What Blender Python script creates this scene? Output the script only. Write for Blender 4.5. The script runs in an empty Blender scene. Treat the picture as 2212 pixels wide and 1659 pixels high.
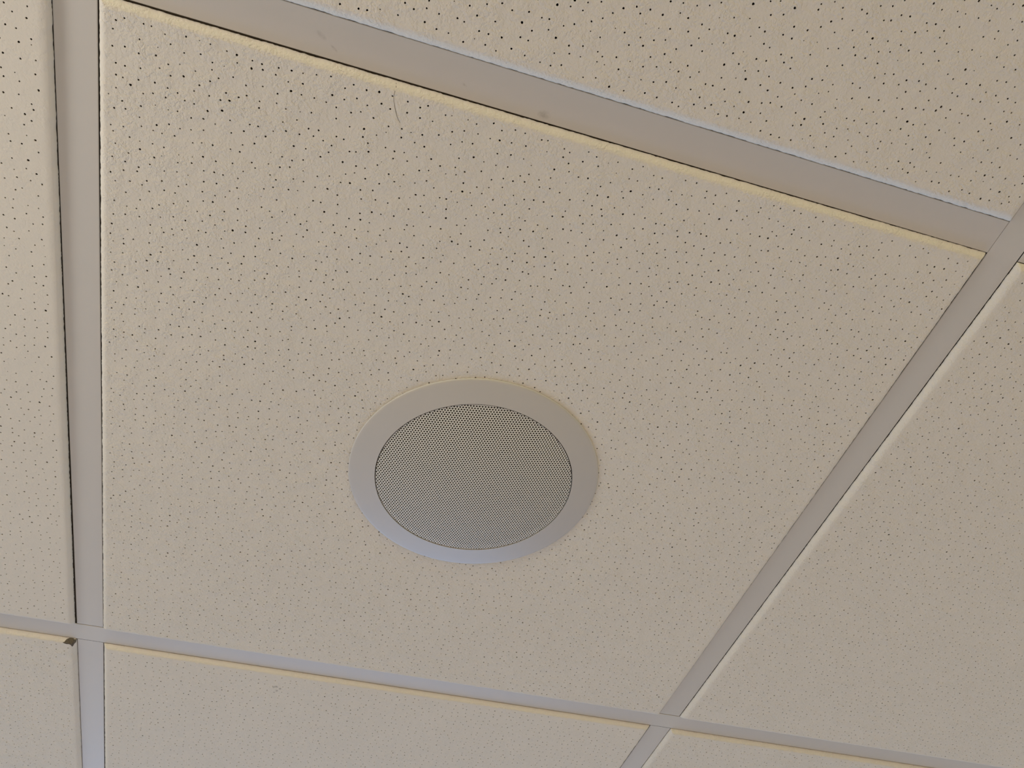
import bpy, math, random
from mathutils import Matrix, Vector

# ------------------------------------------------------------------ camera, world, light, exposure
C = bpy.context.scene.collection
S = bpy.context.scene
CEIL = 2.60                      # height of the visible face of the ceiling grid (m)
MM = 0.001

cam_data = bpy.data.cameras.new('camera')
cam_data.sensor_width = 36.0
cam_data.lens = 1697.907 / 2212.0 * 36.0
cam_data.clip_start = 0.01
cam = bpy.data.objects.new('camera', cam_data)
C.objects.link(cam)
R = Vector((0.958419, -0.284651, -0.020169))
U = Vector((-0.219172, -0.77953, 0.586767))
F = Vector((0.182746, 0.557948, 0.809504))
cam.matrix_world = Matrix((
    (R.x, U.x, -F.x, 0.198464),
    (R.y, U.y, -F.y, -0.125318),
    (R.z, U.z, -F.z, CEIL - 0.480325),
    (0, 0, 0, 1)))
S.camera = cam

S.view_settings.view_transform = 'Standard'
S.view_settings.look = 'None'
S.view_settings.gamma = 1.0
S.view_settings.use_curve_mapping = False
S.view_settings.exposure = -0.03

world = bpy.data.worlds.new('world')
S.world = world
world.use_nodes = True
bg = world.node_tree.nodes['Background']
bg.inputs[0].default_value = (0.60, 0.72, 0.90, 1)
bg.inputs[1].default_value = 0.15


def area_light(name, loc, aim, sx, sy, watts, colour):
    d = bpy.data.lights.new(name, 'AREA')
    d.shape = 'RECTANGLE'
    d.size, d.size_y = sx, sy
    d.energy = watts
    d.color = colour
    o = bpy.data.objects.new(name, d)
    C.objects.link(o)
    o.location = loc
    o.rotation_euler = (Vector(aim) - Vector(loc)).to_track_quat('-Z', 'Y').to_euler()
    return o


def bulb(name, loc, radius, watts, colour):
    d = bpy.data.lights.new(name, 'POINT')
    d.shadow_soft_size = radius
    d.energy = watts
    d.color = colour
    o = bpy.data.objects.new(name, d)
    C.objects.link(o)
    o.location = loc
    return o


# cool daylight through the far window, added daylight fill from both sides, a warm lamp close by on the left,
# two wall lights behind the camera and two added, unseen warm fills that light the floor
area_light('window_daylight', (0.45, 3.50, 1.55), (0.45, 0.0, 1.55), 2.2, 1.3, 39.00, (0.354, 0.569, 1.000))
area_light('side_fill_daylight', (-2.3, 1.6, 1.6), (0, 1.6, 1.6), 1.6, 1.2, 18.60, (0.532, 0.774, 1.000))
area_light('side_fill_daylight', (2.9, 0.9, 1.5), (0, 0.9, 1.5), 1.6, 1.2, 8.40, (0.857, 0.964, 1.000))
bulb('warm_lamp', (-0.43, -0.02, CEIL - 0.18), 0.06, 3.15, (1.000, 0.984, 0.883))
area_light('wall_light', (-0.3, -2.35, CEIL - 0.33), (-0.3, 0.0, CEIL - 0.33), 2.0, 0.4, 11.25, (0.768, 1.000, 0.200))
area_light('hanging_light', (-0.7, -1.3, CEIL - 0.27), (0.0, 0.3, CEIL - 0.10), 0.9, 0.2, 5.25, (0.876, 0.724, 1.000))
area_light('floor_bounce_fill', (-1.5, 0.9, CEIL - 0.02), (-1.5, 0.9, 0), 0.55, 0.55, 26.40, (1.000, 0.606, 0.333))
area_light('floor_bounce_fill', (0.9, -1.5, CEIL - 0.02), (0.9, -1.5, 0), 0.55, 0.55, 26.40, (1.000, 0.606, 0.333))

# ------------------------------------------------------------------ helpers


def obj(name, mesh, parent=None, mats=()):
    for m in mats:
        mesh.materials.append(m)
    o = bpy.data.objects.new(name, mesh)
    C.objects.link(o)
    if parent is not None:
        o.parent = parent
    return o


def mesh_from(name, verts, faces, mi=None):
    me = bpy.data.meshes.new(name)
    me.from_pydata(verts, [], faces)
    if mi is not None:
        me.polygons.foreach_set('material_index', mi)
    me.update()
    return me


def box(V, Fc, x0, x1, y0, y1, z0, z1):
    b = len(V)
    V += [(x0, y0, z0), (x1, y0, z0), (x1, y1, z0), (x0, y1, z0),
          (x0, y0, z1), (x1, y0, z1), (x1, y1, z1), (x0, y1, z1)]
    Fc += [tuple(b + i for i in q) for q in
           ((0, 3, 2, 1), (4, 5, 6, 7), (0, 1, 5, 4), (1, 2, 6, 5), (2, 3, 7, 6), (3, 0, 4, 7))]


class Nodes:
    def __init__(self, name):
        self.m = bpy.data.materials.new(name)
        self.m.use_nodes = True
        self.t = self.m.node_tree
        self.b = self.t.nodes['Principled BSDF']

    def n(self, kind, **kw):
        nd = self.t.nodes.new(kind)
        for k, v in kw.items():
            setattr(nd, k, v)
        return nd

    def l(self, a, b):
        self.t.links.new(a, b)

    def math(self, op, a, b=None):
        nd = self.n('ShaderNodeMath', operation=op)
        for i, v in enumerate((a, b)):
            if v is None:
                continue
            if isinstance(v, (int, float)):
                nd.inputs[i].default_value = v
            else:
                self.l(v, nd.inputs[i])
        return nd.outputs[0]

    def mix(self, fac, a, b):
        nd = self.n('ShaderNodeMix', data_type='RGBA')
        if isinstance(fac, (int, float)):
            nd.inputs[0].default_value = fac
        else:
            self.l(fac, nd.inputs[0])
        for i, v in ((6, a), (7, b)):
            if isinstance(v, tuple):
                nd.inputs[i].default_value = v
            else:
                self.l(v, nd.inputs[i])
        return nd.outputs[2]

    def noise(self, vec, scale, detail=2.0, rough=0.5, dist=0.0):
        nd = self.n('ShaderNodeTexNoise')
        nd.inputs['Scale'].default_value = scale
        nd.inputs['Detail'].default_value = detail
        nd.inputs['Roughness'].default_value = rough
        nd.inputs['Distortion'].default_value = dist
        self.l(vec, nd.inputs['Vector'])
        return nd.outputs['Fac']

    def spot(self, vec, x, y, rx, ry, ang, strength, grain):
        """a soft elongated smudge of dirt of radius rx, ry (m) at (x, y) of the object"""
        mp = self.n('ShaderNodeMapping', vector_type='TEXTURE')
        mp.inputs['Location'].default_value = (x, y, 0)
        mp.inputs['Rotation'].default_value = (0, 0, ang)
        mp.inputs['Scale'].default_value = (rx, ry, 1.0)
        self.l(vec, mp.inputs['Vector'])
        sx = self.n('ShaderNodeSeparateXYZ')
        self.l(mp.outputs[0], sx.inputs[0])
        d = self.math('SQRT', self.math('ADD', self.math('POWER', sx.outputs[0], 2.0),
                                        self.math('POWER', sx.outputs[1], 2.0)))
        f = self.math('SUBTRACT', 1.0, d)
        f = self.math('MAXIMUM', f, 0.0)
        f = self.math('MULTIPLY', f, grain)
        return self.math('MINIMUM', self.math('MULTIPLY', f, strength), 1.0)


TILE_COL = (0.76, 0.70, 0.605, 1)
DIRT = (0.17, 0.15, 0.115, 1)


def tile_material(name, relief, smudges=()):
    k = Nodes(name)
    tc = k.n('ShaderNodeTexCoord').outputs['Object']
    fine = k.noise(tc, 600.0, 2.0, 0.5, 0.3)
    broad = k.noise(tc, 9.0, 3.0, 0.55)
    col = k.mix(broad, tuple(c * 0.97 for c in TILE_COL[:3]) + (1,), tuple(min(1, c * 1.03) for c in TILE_COL[:3]) + (1,))
    grain = k.math('ADD', k.math('MULTIPLY', k.noise(tc, 700.0, 3.0, 0.6), 3.0), -0.8)
    grain = k.math('MAXIMUM', grain, 0.0)
    for s in smudges:
        col = k.mix(k.spot(tc, *s, grain), col, DIRT)
    k.l(col, k.b.inputs['Base Color'])
    k.b.inputs['Roughness'].default_value = 0.85
    k.b.inputs['Specular IOR Level'].default_value = 0.15
    # stippled coat: soft blobs of about a millimetre, thinner in patches
    patch = k.math('ADD', k.math('MULTIPLY', k.noise(tc, 75.0, 2.0, 0.5), 1.7), -0.25)
    patch = k.math('MINIMUM', k.math('MAXIMUM', patch, 0.35), 1.0)
    height = k.math('MULTIPLY', k.math('SMOOTH_MIN', fine, 0.60), patch)
    bump = k.n('ShaderNodeBump')
    bump.inputs['Strength'].default_value = 1.0
    bump.inputs['Distance'].default_value = relief
    k.l(height, bump.inputs['Height'])
    k.l(bump.outputs[0], k.b.inputs['Normal'])
    return k.m


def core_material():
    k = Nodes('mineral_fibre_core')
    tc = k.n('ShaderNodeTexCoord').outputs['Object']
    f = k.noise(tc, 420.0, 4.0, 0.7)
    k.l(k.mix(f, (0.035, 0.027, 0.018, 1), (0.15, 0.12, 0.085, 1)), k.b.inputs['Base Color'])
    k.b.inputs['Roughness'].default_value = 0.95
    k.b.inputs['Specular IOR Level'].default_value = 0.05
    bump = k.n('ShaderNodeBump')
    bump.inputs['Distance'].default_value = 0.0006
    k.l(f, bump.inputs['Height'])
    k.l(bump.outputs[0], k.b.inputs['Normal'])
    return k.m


def metal_material(name, col, rough, smudges=()):
    """factory painted steel: smooth satin white enamel"""
    k = Nodes(name)
    tc = k.n('ShaderNodeTexCoord').outputs['Object']
    broad = k.noise(tc, 22.0, 3.0, 0.5)
    c = k.mix(broad, tuple(v * 0.98 for v in col[:3]) + (1,), tuple(v * 1.02 for v in col[:3]) + (1,))
    grain = k.math('ADD', k.math('MULTIPLY', k.noise(tc, 500.0, 3.0, 0.6), 3.0), -0.8)
    grain = k.math('MAXIMUM', grain, 0.0)
    for s in smudges:
        c = k.mix(k.spot(tc, *s, grain), c, DIRT)
    k.l(c, k.b.inputs['Base Color'])
    k.b.inputs['Roughness'].default_value = rough
    k.b.inputs['Specular IOR Level'].default_value = 0.5
    return k.m


def plain_material(name, col, rough, scale=30.0, var=0.05, relief=0.0):
    k = Nodes(name)
    tc = k.n('ShaderNodeTexCoord').outputs['Object']
    f = k.noise(tc, scale, 3.0, 0.6)
    k.l(k.mix(f, tuple(v * (1 - var) for v in col) + (1,), tuple(min(1, v * (1 + var)) for v in col) + (1,)),
        k.b.inputs['Base Color'])
    k.b.inputs['Roughness'].default_value = rough
    if relief:
        bump = k.n('ShaderNodeBump')
        bump.inputs['Distance'].default_value = relief
        k.l(f, bump.inputs['Height'])
        k.l(bump.outputs[0], k.b.inputs['Normal'])
    return k.m


M_TILE = tile_material('tile_paint', 0.0015)
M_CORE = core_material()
TEE_COL = (0.63, 0.59, 0.54, 1)
M_TEE = metal_material('white_enamel_steel', TEE_COL, 0.47)
M_RING = metal_material('speaker_ring_enamel', (0.56, 0.525, 0.485, 1), 0.40)
M_GRILLE = metal_material('grille_enamel', (0.74, 0.705, 0.63, 1), 0.5)
M_FELT = plain_material('dark_speaker_felt', (0.115, 0.098, 0.072), 0.95, 300.0, 0.3)
M_CAN = plain_material('speaker_can_steel', (0.10, 0.10, 0.10), 0.6)
M_EDGE_SHADE = plain_material('shaded_edge_steel', (0.045, 0.04, 0.034), 0.7)  # dark tone paints the shade of the bar joints onto the steel
M_WALL = plain_material('wall_paint', (0.72, 0.70, 0.65), 0.8, 60.0, 0.03, 0.0005)
M_FLOOR = plain_material('floor_carpet', (0.50, 0.46, 0.40), 0.95, 250.0, 0.15, 0.002)
M_SLAB = plain_material('concrete_slab', (0.22, 0.21, 0.20), 0.9, 20.0, 0.15, 0.002)
M_PANEL = plain_material('added_panel_glow', (0.85, 0.84, 0.80), 0.5)  # glowing face of the added, unseen panels
pb = M_PANEL.node_tree.nodes['Principled BSDF']
pb.inputs['Emission Color'].default_value = (1.0, 0.9, 0.75, 1)
pb.inputs['Emission Strength'].default_value = 1.5
M_FRAME = plain_material('window_frame_paint', (0.75, 0.74, 0.72), 0.45)

# ------------------------------------------------------------------ room shell
X0, X1, Y0, Y1 = -2.4, 3.0, -2.4, 3.6
T = 0.12
TOP = CEIL + 0.30


def structure(name, V, Fc, mat):
    o = obj(name, mesh_from(name, V, Fc), None, (mat,))
    o['kind'] = 'structure'
    return o


V, Fc = [], []
box(V, Fc, X0 - T, X1 + T, Y0 - T, Y1 + T, -0.10, 0.0)
structure('floor', V, Fc, M_FLOOR)['label'] = 'beige carpeted floor of the room below'
V, Fc = [], []
box(V, Fc, X0, X1, Y0 - T, Y0, 0.0, TOP)
structure('wall_front', V, Fc, M_WALL)


def side_wall(wall, window, xa, xb, vy0, vy1, vz0, vz1):
    """a side wall between xa and xb with one window opening and its frame"""
    V, Fc = [], []
    box(V, Fc, xa, xb, Y0 - T, vy0, 0.0, TOP)
    box(V, Fc, xa, xb, vy1, Y1 + T, 0.0, TOP)
    box(V, Fc, xa, xb, vy0, vy1, 0.0, vz0)
    box(V, Fc, xa, xb, vy0, vy1, vz1, TOP)
    structure(wall, V, Fc, M_WALL)
    V, Fc = [], []
    fw, xa, xb = 0.05, xa + 0.03, xb - 0.02
    box(V, Fc, xa, xb, vy0, vy1, vz0, vz0 + fw)
    box(V, Fc, xa, xb, vy0, vy1, vz1 - fw, vz1)
    box(V, Fc, xa, xb, vy0, vy0 + fw, vz0 + fw, vz1 - fw)
    box(V, Fc, xa, xb, vy1 - fw, vy1, vz0 + fw, vz1 - fw)
    structure(window, V, Fc, M_FRAME)


side_wall('wall_left', 'window_2', X0 - T, X0, 0.75, 2.45, 0.95, 2.25)
side_wall('wall_right', 'window_3', X1, X1 + T, 0.05, 1.75, 0.85, 2.15)
V, Fc = [], []
wx0, wx1, wz0, wz1 = -0.70, 1.60, 0.85, 2.25
box(V, Fc, X0, wx0, Y1, Y1 + T, 0.0, TOP)
box(V, Fc, wx1, X1, Y1, Y1 + T, 0.0, TOP)
box(V, Fc, wx0, wx1, Y1, Y1 + T, 0.0, wz0)
box(V, Fc, wx0, wx1, Y1, Y1 + T, wz1, TOP)
structure('wall_back', V, Fc, M_WALL)
V, Fc = [], []
fw = 0.05
box(V, Fc, wx0, wx1, Y1 + 0.02, Y1 + 0.09, wz0, wz0 + fw)
box(V, Fc, wx0, wx1, Y1 + 0.02, Y1 + 0.09, wz1 - fw, wz1)
box(V, Fc, wx0, wx0 + fw, Y1 + 0.02, Y1 + 0.09, wz0 + fw, wz1 - fw)
box(V, Fc, wx1 - fw, wx1, Y1 + 0.02, Y1 + 0.09, wz0 + fw, wz1 - fw)
box(V, Fc, (wx0 + wx1) / 2 - 0.03, (wx0 + wx1) / 2 + 0.03, Y1 + 0.02, Y1 + 0.09, wz0 + fw, wz1 - fw)
structure('window_1', V, Fc, M_FRAME)

# the ceiling: the slab overhead, with the grid and the tiles hung below it as its parts
V, Fc = [], []
box(V, Fc, X0 - T, X1 + T, Y0 - T, Y1 + T, TOP, TOP + 0.15)
ceiling = structure('ceiling', V, Fc, M_SLAB)
ceiling['label'] = 'suspended ceiling of perforated cream tiles in a painted steel grid'

# ------------------------------------------------------------------ grid of T bars
HW = 11.9 * MM                   # half width of the visible flange


def tee_mesh(name, length):
    """extruded T section: flange with rounded edges, web and bulb"""
    prof = [(-HW, 0.0004), (-HW + 0.0004, 0.0), (HW - 0.0004, 0.0), (HW, 0.0004), (HW, 0.0010),
            (HW - 0.0003, 0.0013), (0.0012, 0.0013), (0.0012, 0.028), (0.003, 0.029), (0.003, 0.038),
            (-0.003, 0.038), (-0.003, 0.029), (-0.0012, 0.028), (-0.0012, 0.0013), (-HW + 0.0003, 0.0013), (-HW, 0.0010)]
    n = len(prof)
    V = [(x, -length / 2, z) for x, z in prof] + [(x, length / 2, z) for x, z in prof]
    Fc = [(i, (i + 1) % n, n + (i + 1) % n, n + i) for i in range(n)]
    Fc += [tuple(range(n - 1, -1, -1)), tuple(range(n, 2 * n))]
    mi = [1 if i in (3, n - 1) else 0 for i in range(n)] + [1, 1]   # flange edges and raw cut ends: dark, joint shade painted in
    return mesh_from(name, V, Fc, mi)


GAP = 0.00045
me_long = tee_mesh('tee_long', 1.2 - 2 * HW - 2 * GAP)
me_short = tee_mesh('tee_short', 0.6 - 2 * HW - 2 * GAP)
me_main = tee_mesh('tee_main', X1 - X0)
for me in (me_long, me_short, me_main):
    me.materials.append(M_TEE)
    me.materials.append(M_EDGE_SHADE)


def tee(name, me, x, y, along_x=False, z=0.0):
    o = obj(name, me, ceiling)
    o.location = (x, y, CEIL + z)
    if along_x:
        o.rotation_euler = (0, 0, math.pi / 2)
    return o


for k in range(-2, 3):           # main bars every 1.2 m
    y = 0.6 + 1.2 * k
    if Y0 < y < Y1:
        tee('main_bar', me_main, (X0 + X1) / 2, y, True)
for i in range(-3, 5):           # 1.2 m cross bars at every 0.6 m
    for k in range(-2, 2):
        b = tee('cross_bar', me_long, 0.6 * i, 1.2 * (k + 1) - 0.0004, False)
for i in range(-4, 5):           # 0.6 m cross bars halfway between the main bars
    for k in range(-1, 3):
        y = 1.2 * k
        if i == 0 and k == 0:
            me = me_short.copy()
            me.materials.clear()
            # object x runs along world y, so world (x, y) -> object (y, -(x - 0.3))
            mm = metal_material('white_enamel_steel_smudged', TEE_COL, 0.47, [
                (0.0003, 0.1673, 0.0018, 0.0042, 0.5, 0.32),
                (0.0054, 0.1591, 0.0009, 0.0030, 0.6, 0.50),
                (0.0040, 0.0824, 0.0010, 0.0022, 0.4, 0.30),
                (0.0076, 0.0318, 0.0030, 0.0046, 0.0, 0.50)])
            me.materials.append(mm)
            me.materials.append(M_EDGE_SHADE)
            b = tee('cross_bar', me, 0.3, y, True)
            b['label'] = 'bar with small grey dust smudges'
        else:
            tee('cross_bar', me_short, 0.6 * i + 0.3, y, True)
for nm, x, y, w, al in (('wall_angle', X0, (Y0 + Y1) / 2, Y1 - Y0, False), ('wall_angle', X1, (Y0 + Y1) / 2, Y1 - Y0, False),
                        ('wall_angle', (X0 + X1) / 2, Y0, X1 - X0, True), ('wall_angle', (X0 + X1) / 2, Y1, X1 - X0, True)):
    V, Fc = [], []
    h = 0.022
    if al:
        s = 1 if y == Y0 else -1
        box(V, Fc, X0 + h, X1 - h, min(y, y + s * h), max(y, y + s * h), CEIL - 0.0001, CEIL + 0.0011)
    else:
        s = 1 if x == X0 else -1
        box(V, Fc, min(x, x + s * h), max(x, x + s * h), Y0, Y1, CEIL - 0.0001, CEIL + 0.0011)
    obj(nm, mesh_from(nm, V, Fc), ceiling, (M_TEE,))

# ------------------------------------------------------------------ tiles
DROP = 4.3 * MM                  # how far the face hangs below the bars
BEV = 4.0 * MM                   # width of the bevelled edge
EDGE = 300 * MM - HW - 0.35 * MM  # half width where the bevel starts, at bar level
FACE = EDGE - BEV
N = 75
SUB = 6


def tile_mesh(name, seed, cut=None, sides_mm=None):
    """lay-in board: pierced face, crumbly bevelled edge, rebate that rests on the bars.
    cut = (x, y, r): round opening for a speaker; sides_mm: {side: (outer inset at start, at end,
    face inset at start, at end)} for boards that were not trimmed square (sides: -Y, +X, +Y, -X)"""
    sides_mm = sides_mm or {}
    rnd = random.Random(seed)
    V, Fc, mi = [], [], []
    cell = (2 * (FACE - 0.0020)) / N
    g0 = -(FACE - 0.0020)
    grid = [[None] * (N + 1) for _ in range(N + 1)]
    for j in range(N + 1):
        for i in range(N + 1):
            grid[j][i] = len(V)
            V.append((g0 + i * cell, g0 + j * cell, -DROP))
    dirs = [(math.cos(math.radians(225 + 45 * a)), math.sin(math.radians(225 + 45 * a))) for a in range(8)]
    for j in range(N):
        for i in range(N):
            c = (grid[j][i], grid[j][i + 1], grid[j + 1][i + 1], grid[j + 1][i])
            x = g0 + (i + 0.5) * cell
            y = g0 + (j + 0.5) * cell
            if cut and math.hypot(x - cut[0], y - cut[1]) < cut[2]:
                continue
            q = rnd.random()
            if q < 0.05:
                Fc.append((c[3], c[2], c[1], c[0])); mi.append(0)
                continue
            if q < 0.14:
                r, depth = rnd.uniform(0.32, 0.45) * MM, rnd.uniform(0.5, 1.6) * MM
            elif q > 0.93:
                r, depth = rnd.uniform(0.68, 0.84) * MM, 6.0 * MM
            else:
                r, depth = rnd.uniform(0.49, 0.67) * MM, rnd.uniform(3.5, 6.0) * MM
            lim = cell / 2 - 0.98 * MM
            hx = x + (lim * (j % 2) * 0.5 - lim * 0.25) + rnd.uniform(-lim, lim) * 0.75
            hy = y + rnd.uniform(-lim, lim) * 0.9
            b = len(V)
            rr = [r * rnd.uniform(0.82, 1.15) for _ in range(8)]
            for a in range(8):
                V.append((hx + rr[a] * dirs[a][0], hy + rr[a] * dirs[a][1], -DROP))
            lip = min(depth * 0.6, rnd.uniform(0.25, 0.75) * MM)   # paint runs a little way into the hole
            for f, dz in ((0.93, lip), (0.8, depth)):
                for a in range(8):
                    V.append((hx + rr[a] * f * dirs[a][0], hy + rr[a] * f * dirs[a][1], -DROP + dz))
            for s in range(4):
                c0, c1 = c[s], c[(s + 1) % 4]
                h0, h1, h2 = b + 2 * s, b + 2 * s + 1, b + (2 * s + 2) % 8
                Fc += [(h1, c1, c0), (h0, h1, c0), (h1, h2, c1)]
                mi += [0, 0, 0]
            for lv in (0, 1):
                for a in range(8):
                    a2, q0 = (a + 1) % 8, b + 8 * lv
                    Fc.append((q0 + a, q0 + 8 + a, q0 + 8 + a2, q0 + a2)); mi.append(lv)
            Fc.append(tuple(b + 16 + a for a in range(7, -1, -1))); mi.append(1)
    # perimeter: inner edge of bevel, outer edge of bevel, then the rebate (not crumbled)
    M = N * SUB
    per = []                     # (ux, uy, nx, ny) going counter-clockwise, unit square coords
    for k in range(M):
        per.append((-1 + 2 * k / M, -1, 0, -1))
    for k in range(M):
        per.append((1, -1 + 2 * k / M, 1, 0))
    for k in range(M):
        per.append((1 - 2 * k / M, 1, 0, 1))
    for k in range(M):
        per.append((-1, 1 - 2 * k / M, -1, 0))
    P = len(per)
    lo1 = [rnd.gauss(0, 1) for _ in range(P)]
    lo2 = [rnd.gauss(0, 1) for _ in range(P)]

    def inset(s, t, w):
        """inset of side s at t (0..1) along it; w = 0 at the outer edge, 1 at the face"""
        o0, o1, f0, f1 = sides_mm.get(s, (0, 0, 0, 0))
        return ((o0 + (o1 - o0) * t) * (1 - w) + (f0 + (f1 - f0) * t) * w) * MM

    def loop(half, z, jit, src, w=0.0, soft=0.0):
        b = len(V)
        for k, (ux, uy, nx, ny) in enumerate(per):
            sd, t = k // M, (k % M) / M
            d = src[k] * (1 - soft) + soft * (src[k - 1] + src[k - 2] + src[(k + 1) % P]) * 0.6
            d = max(-1.7, min(1.4, d)) * jit - inset(sd, t, w)
            x, y = ux * half + nx * d, uy * half + ny * d
            if k % M == 0:       # a corner also belongs to the side before it
                px, py = per[k - 1][2], per[k - 1][3]
                e = inset((sd - 1) % 4, 1.0, w)
                x, y = x - px * e, y - py * e
            V.append((x, y, z))
        return b
    inner = loop(FACE - 0.5 * MM, -DROP, 0.22 * MM, lo1, 1.0, 0.45)
    mids = []
    for dx, z, w, src in ((0.8, -3.85, 0.8, lo1), (2.2, -2.55, 0.5, lo2), (3.3, -1.15, 0.2, lo2)):
        mids.append(loop(FACE + dx * MM, z * MM, 0.13 * MM, src, w, 0.4))
    outer = loop(EDGE, 0.00025, 0.14 * MM, lo2, 0.0, 0.25)
    up = loop(EDGE - 0.0008, 0.0016, 0.0, lo1)
    reb = loop(0.2968, 0.0016, 0.0, lo1)
    topo = loop(0.2968, 0.0150, 0.0, lo1)
    # grid boundary to inner edge of bevel
    soft0 = len(Fc)
    sides = [[grid[0][i] for i in range(N + 1)], [grid[i][N] for i in range(N + 1)],
             [grid[N][N - i] for i in range(N + 1)], [grid[N - i][0] for i in range(N + 1)]]
    for s in range(4):
        for i in range(N):
            a = [inner + (s * M + i * SUB + k) % P for k in range(SUB + 1)]
            Fc.append((sides[s][i], sides[s][i + 1]) + tuple(reversed(a))); mi.append(0)
    # painted bevel, then the raw cut of the rebate, dark to paint in the gap's shade
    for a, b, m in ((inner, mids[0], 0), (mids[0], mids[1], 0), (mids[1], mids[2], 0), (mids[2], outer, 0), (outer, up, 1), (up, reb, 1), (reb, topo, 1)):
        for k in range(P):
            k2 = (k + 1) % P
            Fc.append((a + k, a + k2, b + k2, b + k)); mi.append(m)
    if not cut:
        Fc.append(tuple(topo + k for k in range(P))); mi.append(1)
    me = mesh_from(name, V, Fc, mi)
    soft = [False] * len(Fc)
    for q in range(soft0, soft0 + 4 * N + 4 * P):
        soft[q] = True           # the rounded edge shades smoothly
    me.polygons.foreach_set('use_smooth', soft)
    return me


me_a = tile_mesh('tile_board_a', 11)
me_b = tile_mesh('tile_board_b', 23)
SPK = (0.3033, 0.3034)           # speaker centre in the ceiling plane
me_s = tile_mesh('tile_board_cut', 5, (SPK[0] - 0.3, SPK[1] - 0.3, 0.0925),
                 {0: (0.85, -0.08, 0.85, -0.05), 1: (1.05, -0.10, 0.50, -0.20), 3: (-0.06, 0.62, 0.05, 0.65)})
me_l = tile_mesh('tile_board_left', 31, None, {1: (-0.12, 1.15, -3.1, 0.2)})
me_t = tile_mesh('tile_board_near', 47, None, {2: (-0.14, -0.14, 0.3, 0.3)})
me_c = me_b.copy()
me_d = me_a.copy()
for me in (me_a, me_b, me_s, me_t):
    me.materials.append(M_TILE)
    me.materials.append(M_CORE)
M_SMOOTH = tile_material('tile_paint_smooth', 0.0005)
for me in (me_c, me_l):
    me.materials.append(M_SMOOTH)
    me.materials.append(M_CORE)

rnd = random.Random(3)
tiles = {}
for i in range(-4, 5):
    for j in range(-4, 6):
        if (i, j) in ((-3, 1), (1, -3)):
            # added glowing panels, unseen, close these two openings above the fill lights
            V, Fc = [], []
            x, y = 0.6 * i + 0.3, 0.6 * j + 0.3
            box(V, Fc, x - 0.2965, x + 0.2965, y - 0.2965, y + 0.2965, CEIL + 0.0016, CEIL + 0.09)
            obj('added_light_panel', mesh_from('added_light_panel', V, Fc), ceiling, (M_PANEL,))
            continue
        me = (me_a, me_b)[(i * 3 + j) % 2]
        if i == -1 and j < 1:
            me = me_c
        rz = rnd.choice((0, 1, 2, 3)) * math.pi / 2
        dx, dy = rnd.uniform(-0.3, 0.3) * MM, rnd.uniform(-0.3, 0.3) * MM
        if (i, j) == (0, 0):
            me, rz, dx, dy = me_s, 0.0, 0.0, 0.0
        elif (i, j) == (-1, 0):
            me, rz, dx, dy = me_l, 0.0, 0.0, 0.0
        elif (i, j) == (0, -1):
            me, rz, dx, dy = me_t, 0.0, 0.0, 0.0
        elif i == -1:
            dx = 0.15 * MM       # these boards sit hard against the left bar
        elif (i, j) == (0, 1):
            me, rz, dx, dy = me_d, 0.0, 0.0, 0.3 * MM
        t = obj('ceiling_tile', me, ceiling)
        t.location = (0.6 * i + 0.3 + dx, 0.6 * j + 0.3 + dy, CEIL + (0.9 * MM if j == 1 else 0.0))
        t.rotation_euler = (0, 0, rz)
        tiles[(i, j)] = t
sm = []
for px, py, r1, r2, s in ((179.5, 639.5, 1.3, 2.2, 0.9), (182.0, 638.0, 2.4, 2.2, 0.9), (186.2, 640.5, 1.6, 2.4, 0.9),
                          (183.4, 645.0, 1.6, 2.2, 0.8), (181.0, 648.5, 1.5, 1.2, 0.8)):
    sm.append(((px - 300) * MM, (py - 900.3) * MM, r1 * MM, r2 * MM, 0.3, s))
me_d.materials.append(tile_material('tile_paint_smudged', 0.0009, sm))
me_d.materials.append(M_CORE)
tiles[(0, 0)]['label'] = 'tile cut out around the speaker, with a hairline crack'
tiles[(0, 1)]['label'] = 'tile with a small grey smudge'
tiles[(-1, 1)]['label'] = 'tile with one corner broken away'


def child(o, parent):
    """parent keeping the place in the world"""
    o.parent = parent
    o.matrix_parent_inverse = (Matrix.Translation(parent.location) @ parent.rotation_euler.to_matrix().to_4x4()).inverted()


# hairline crack: a fine dark split running from the edge through three pores
crack = [(177.92, 12.9), (178.82, 13.92), (179.39, 15.53), (179.26, 17.8), (179.13, 20.84), (179.66, 23.2), (180.33, 25.03),
         (181.2, 27.32), (182.27, 29.57), (183.2, 31.62), (184.52, 33.56), (185.95, 35.07)]
wid = [0.12, 0.20, 0.16, 0.10, 0.10, 0.13, 0.13, 0.16, 0.16, 0.14, 0.12, 0.08]


def edge_z(d):
    pr = ((0.0, 0.25), (0.7, -1.15), (1.8, -2.55), (3.2, -3.85), (4.5, -4.3), (99, -4.3))
    for (d0, z0), (d1, z1) in zip(pr, pr[1:]):
        if d <= d1:
            return (z0 + (z1 - z0) * (max(d, d0) - d0) / (d1 - d0) - 0.06) * MM
    return -DROP


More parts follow.
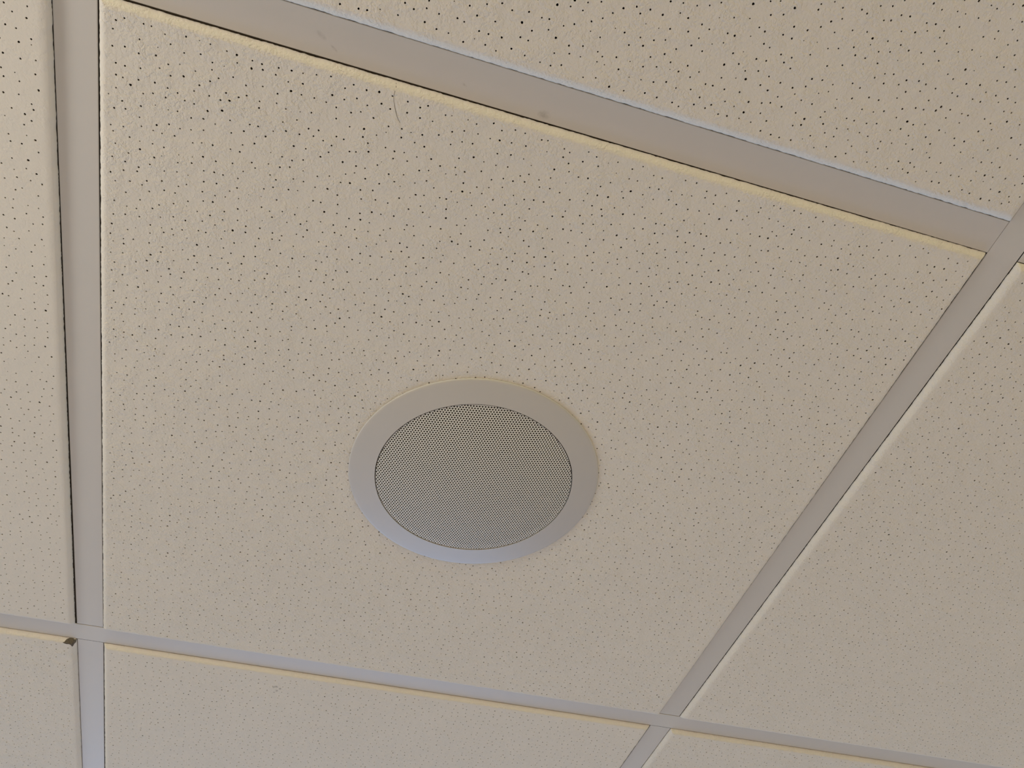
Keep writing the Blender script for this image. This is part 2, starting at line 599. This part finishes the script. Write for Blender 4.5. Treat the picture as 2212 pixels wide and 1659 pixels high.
V, Fc = [], []
for k, (x, y) in enumerate(crack):
    a = crack[max(0, k - 1)]
    b = crack[min(len(crack) - 1, k + 1)]
    tx, ty = b[0] - a[0], b[1] - a[1]
    l = math.hypot(tx, ty)
    nx, ny = -ty / l, tx / l
    zt = edge_z(y - 12.35 - 0.5)
    w = wid[k] * 0.75
    for s, dz in ((-1, 0.02), (1, 0.02), (0, 0.06)):
        V.append(((x + nx * w * s) * MM, (y + ny * w * s) * MM, CEIL + zt + (-0.03 + dz * 0.3) * MM if s else CEIL + zt - 0.05 * MM))
for k in range(len(crack) - 1):
    a, b = 3 * k, 3 * k + 3
    Fc += [(a, a + 2, b + 2, b), (a + 2, a + 1, b + 1, b + 2), (a + 1, a, b, b + 1)]
o = obj('hairline_crack', mesh_from('hairline_crack', V, Fc), None, (M_CORE,))
child(o, tiles[(0, 0)])

# broken corner: the torn grey-brown fibre under the paint
chip = [(-24.17, 616.22, -3.66), (-22.7, 615.6, -2.99), (-21.9, 614.3, -1.59), (-21.18, 613.47, -0.7), (-19.19, 612.8, 0.03),
        (-17.8, 612.7, 0.14), (-15.91, 612.74, 0.1), (-14.59, 612.69, 0.15), (-12.93, 612.5, 0.2), (-12.5, 612.7, 0.2),
        (-12.82, 615.32, 0.1), (-13.12, 617.31, -0.34), (-14.07, 618.02, -1.35), (-14.57, 620.01, -1.89), (-15.44, 621.31, -2.82),
        (-16.68, 618.26, -4.17), (-18.48, 617.59, -4.3), (-20.36, 618.09, -4.3), (-22.21, 617.64, -4.3), (-23.6, 616.63, -4.1)]
rc = random.Random(9)
nC = len(chip)


def chip_z(x, y):
    """height of the rounded tile edge (mm) under the chip"""
    d = min(y - 612.35, -12.2 - x)
    pr = ((-1.0, 2.2), (0.0, 0.25), (0.7, -1.15), (1.8, -2.55), (3.2, -3.85), (4.5, -4.3), (99, -4.3))
    for (d0, z0), (d1, z1) in zip(pr, pr[1:]):
        if d <= d1:
            return z0 + (z1 - z0) * (max(d, d0) - d0) / (d1 - d0)
    return -4.3


cx = sum(p[0] for p in chip) / nC
cy = sum(p[1] for p in chip) / nC
V, Fc = [], []
rings = (1.0, 0.8, 0.55, 0.3)
for r in rings:
    for x, y, z in chip:
        xx, yy = cx + (x - cx) * r, cy + (y - cy) * r
        zz = chip_z(xx, yy) - (0.16 if r == 1.0 else rc.uniform(0.22, 0.6))
        V.append((xx * MM, yy * MM, CEIL + (zz + 0.9) * MM))
V.append((cx * MM, cy * MM, CEIL + (chip_z(cx, cy) + 0.5) * MM))
for a in range(len(rings) - 1):
    for k in range(nC):
        k2 = (k + 1) % nC
        Fc.append((a * nC + k, a * nC + k2, (a + 1) * nC + k2, (a + 1) * nC + k))
for k in range(nC):
    Fc.append(((len(rings) - 1) * nC + k, (len(rings) - 1) * nC + (k + 1) % nC, len(V) - 1))
M_TORN = plain_material('torn_fibre', (0.125, 0.10, 0.068), 0.95, 900.0, 0.8, 0.0006)
o = obj('broken_corner', mesh_from('broken_corner', V, Fc), None, (M_TORN,))
o['label'] = 'torn grey-brown fibre at the tile corner'
child(o, tiles[(-1, 1)])

# ------------------------------------------------------------------ ceiling speaker
spk = bpy.data.objects.new('ceiling_speaker', None)
C.objects.link(spk)
spk.location = (SPK[0], SPK[1], CEIL - DROP)
spk['label'] = 'round white ceiling speaker with perforated metal grille set in the middle tile'
spk['category'] = 'speaker'


def lathe(name, prof, seg, mat, parent, smooth=40):
    V, Fc = [], []
    n = len(prof)
    for s in range(seg):
        a = 2 * math.pi * s / seg
        for r, z in prof:
            V.append((r * MM * math.cos(a), r * MM * math.sin(a), z * MM))
    for s in range(seg):
        s2 = (s + 1) % seg
        for i in range(n - 1):
            Fc.append((s * n + i, s * n + i + 1, s2 * n + i + 1, s2 * n + i))
    me = mesh_from(name, V, Fc)
    me.polygons.foreach_set('use_smooth', [True] * len(me.polygons))
    me.set_sharp_from_angle(angle=math.radians(smooth))
    return obj(name, me, parent, (mat,))


# z here is measured down from the tile face (negative is lower)
lathe('trim_ring', [(88, 6), (100.0, 0.6), (101.6, -0.05), (101.75, -0.5), (101.5, -1.0), (100.9, -1.35), (99.5, -1.6), (92.0, -2.55), (84.0, -3.6),
                    (80.3, -4.05), (80.3, -2.0), (80.3, 6.0), (88, 6)], 160, M_RING, spk)
# perforated grille, set a little up inside the ring
GR, GZ, GT, DOME = 79.55, -3.6, 0.2, 5.0
PITCH, HOLE = 2.25, 0.79
ang0 = math.radians(-10.0)
V, Fc = [], []


def gput(x, y, z):
    r = math.hypot(x, y)
    if r > GR:
        x, y = x * GR / r, y * GR / r
    z -= DOME * (1 - (min(r, GR) / GR) ** 2)      # the sheet bulges down slightly
    V.append((x * MM, y * MM, z * MM))
    return len(V) - 1


ca, sa = math.cos(ang0), math.sin(ang0)
cr = PITCH / math.sqrt(3)
nr = int(GR / PITCH) + 3
for j in range(-nr - 8, nr + 9):
    for i in range(-nr - 1, nr + 2):
        lx = (i + 0.5 * (j % 2)) * PITCH
        ly = j * PITCH * math.sqrt(3) / 2
        d = math.hypot(lx, ly)
        if d > GR + cr:
            continue
        x, y = lx * ca - ly * sa, lx * sa + ly * ca
        c = []
        for k in range(6):
            a = ang0 + math.radians(30 + 60 * k)
            c.append(gput(x + cr * math.cos(a), y + cr * math.sin(a), GZ))
        if d > GR + 0.55:
            Fc.append(tuple(reversed(c)))
            continue
        h, t = [], []
        for k in range(12):
            a = ang0 + math.radians(30 + 30 * k)
            h.append(gput(x + HOLE * math.cos(a), y + HOLE * math.sin(a), GZ))
            t.append(gput(x + HOLE * math.cos(a), y + HOLE * math.sin(a), GZ + GT))
        for k in range(6):
            c0, c1 = c[k], c[(k + 1) % 6]
            h0, h1, h2 = h[2 * k], h[2 * k + 1], h[(2 * k + 2) % 12]
            Fc += [(h1, c1, c0), (h0, h1, c0), (h1, h2, c1)]
        for k in range(12):
            k2 = (k + 1) % 12
            Fc.append((h[k], t[k], t[k2], h[k2]))
obj('grille', mesh_from('grille', V, Fc), spk, (M_GRILLE,))
# what stands behind the grille: felt covered driver plate and the can above it
lathe('driver_plate', [(0.01, -3.6), (30.0, -2.9), (55.0, -1.2), (72.0, 0.6), (78.0, 2.0), (80.0, 2.4), (80.0, 5.0), (0.01, 5.0)], 64, M_FELT, spk)
lathe('speaker_can', [(80.4, 6.2), (86.0, 6.2), (86.0, 60.0), (84.0, 64.0), (0.01, 64.0)], 64, M_CAN, spk)
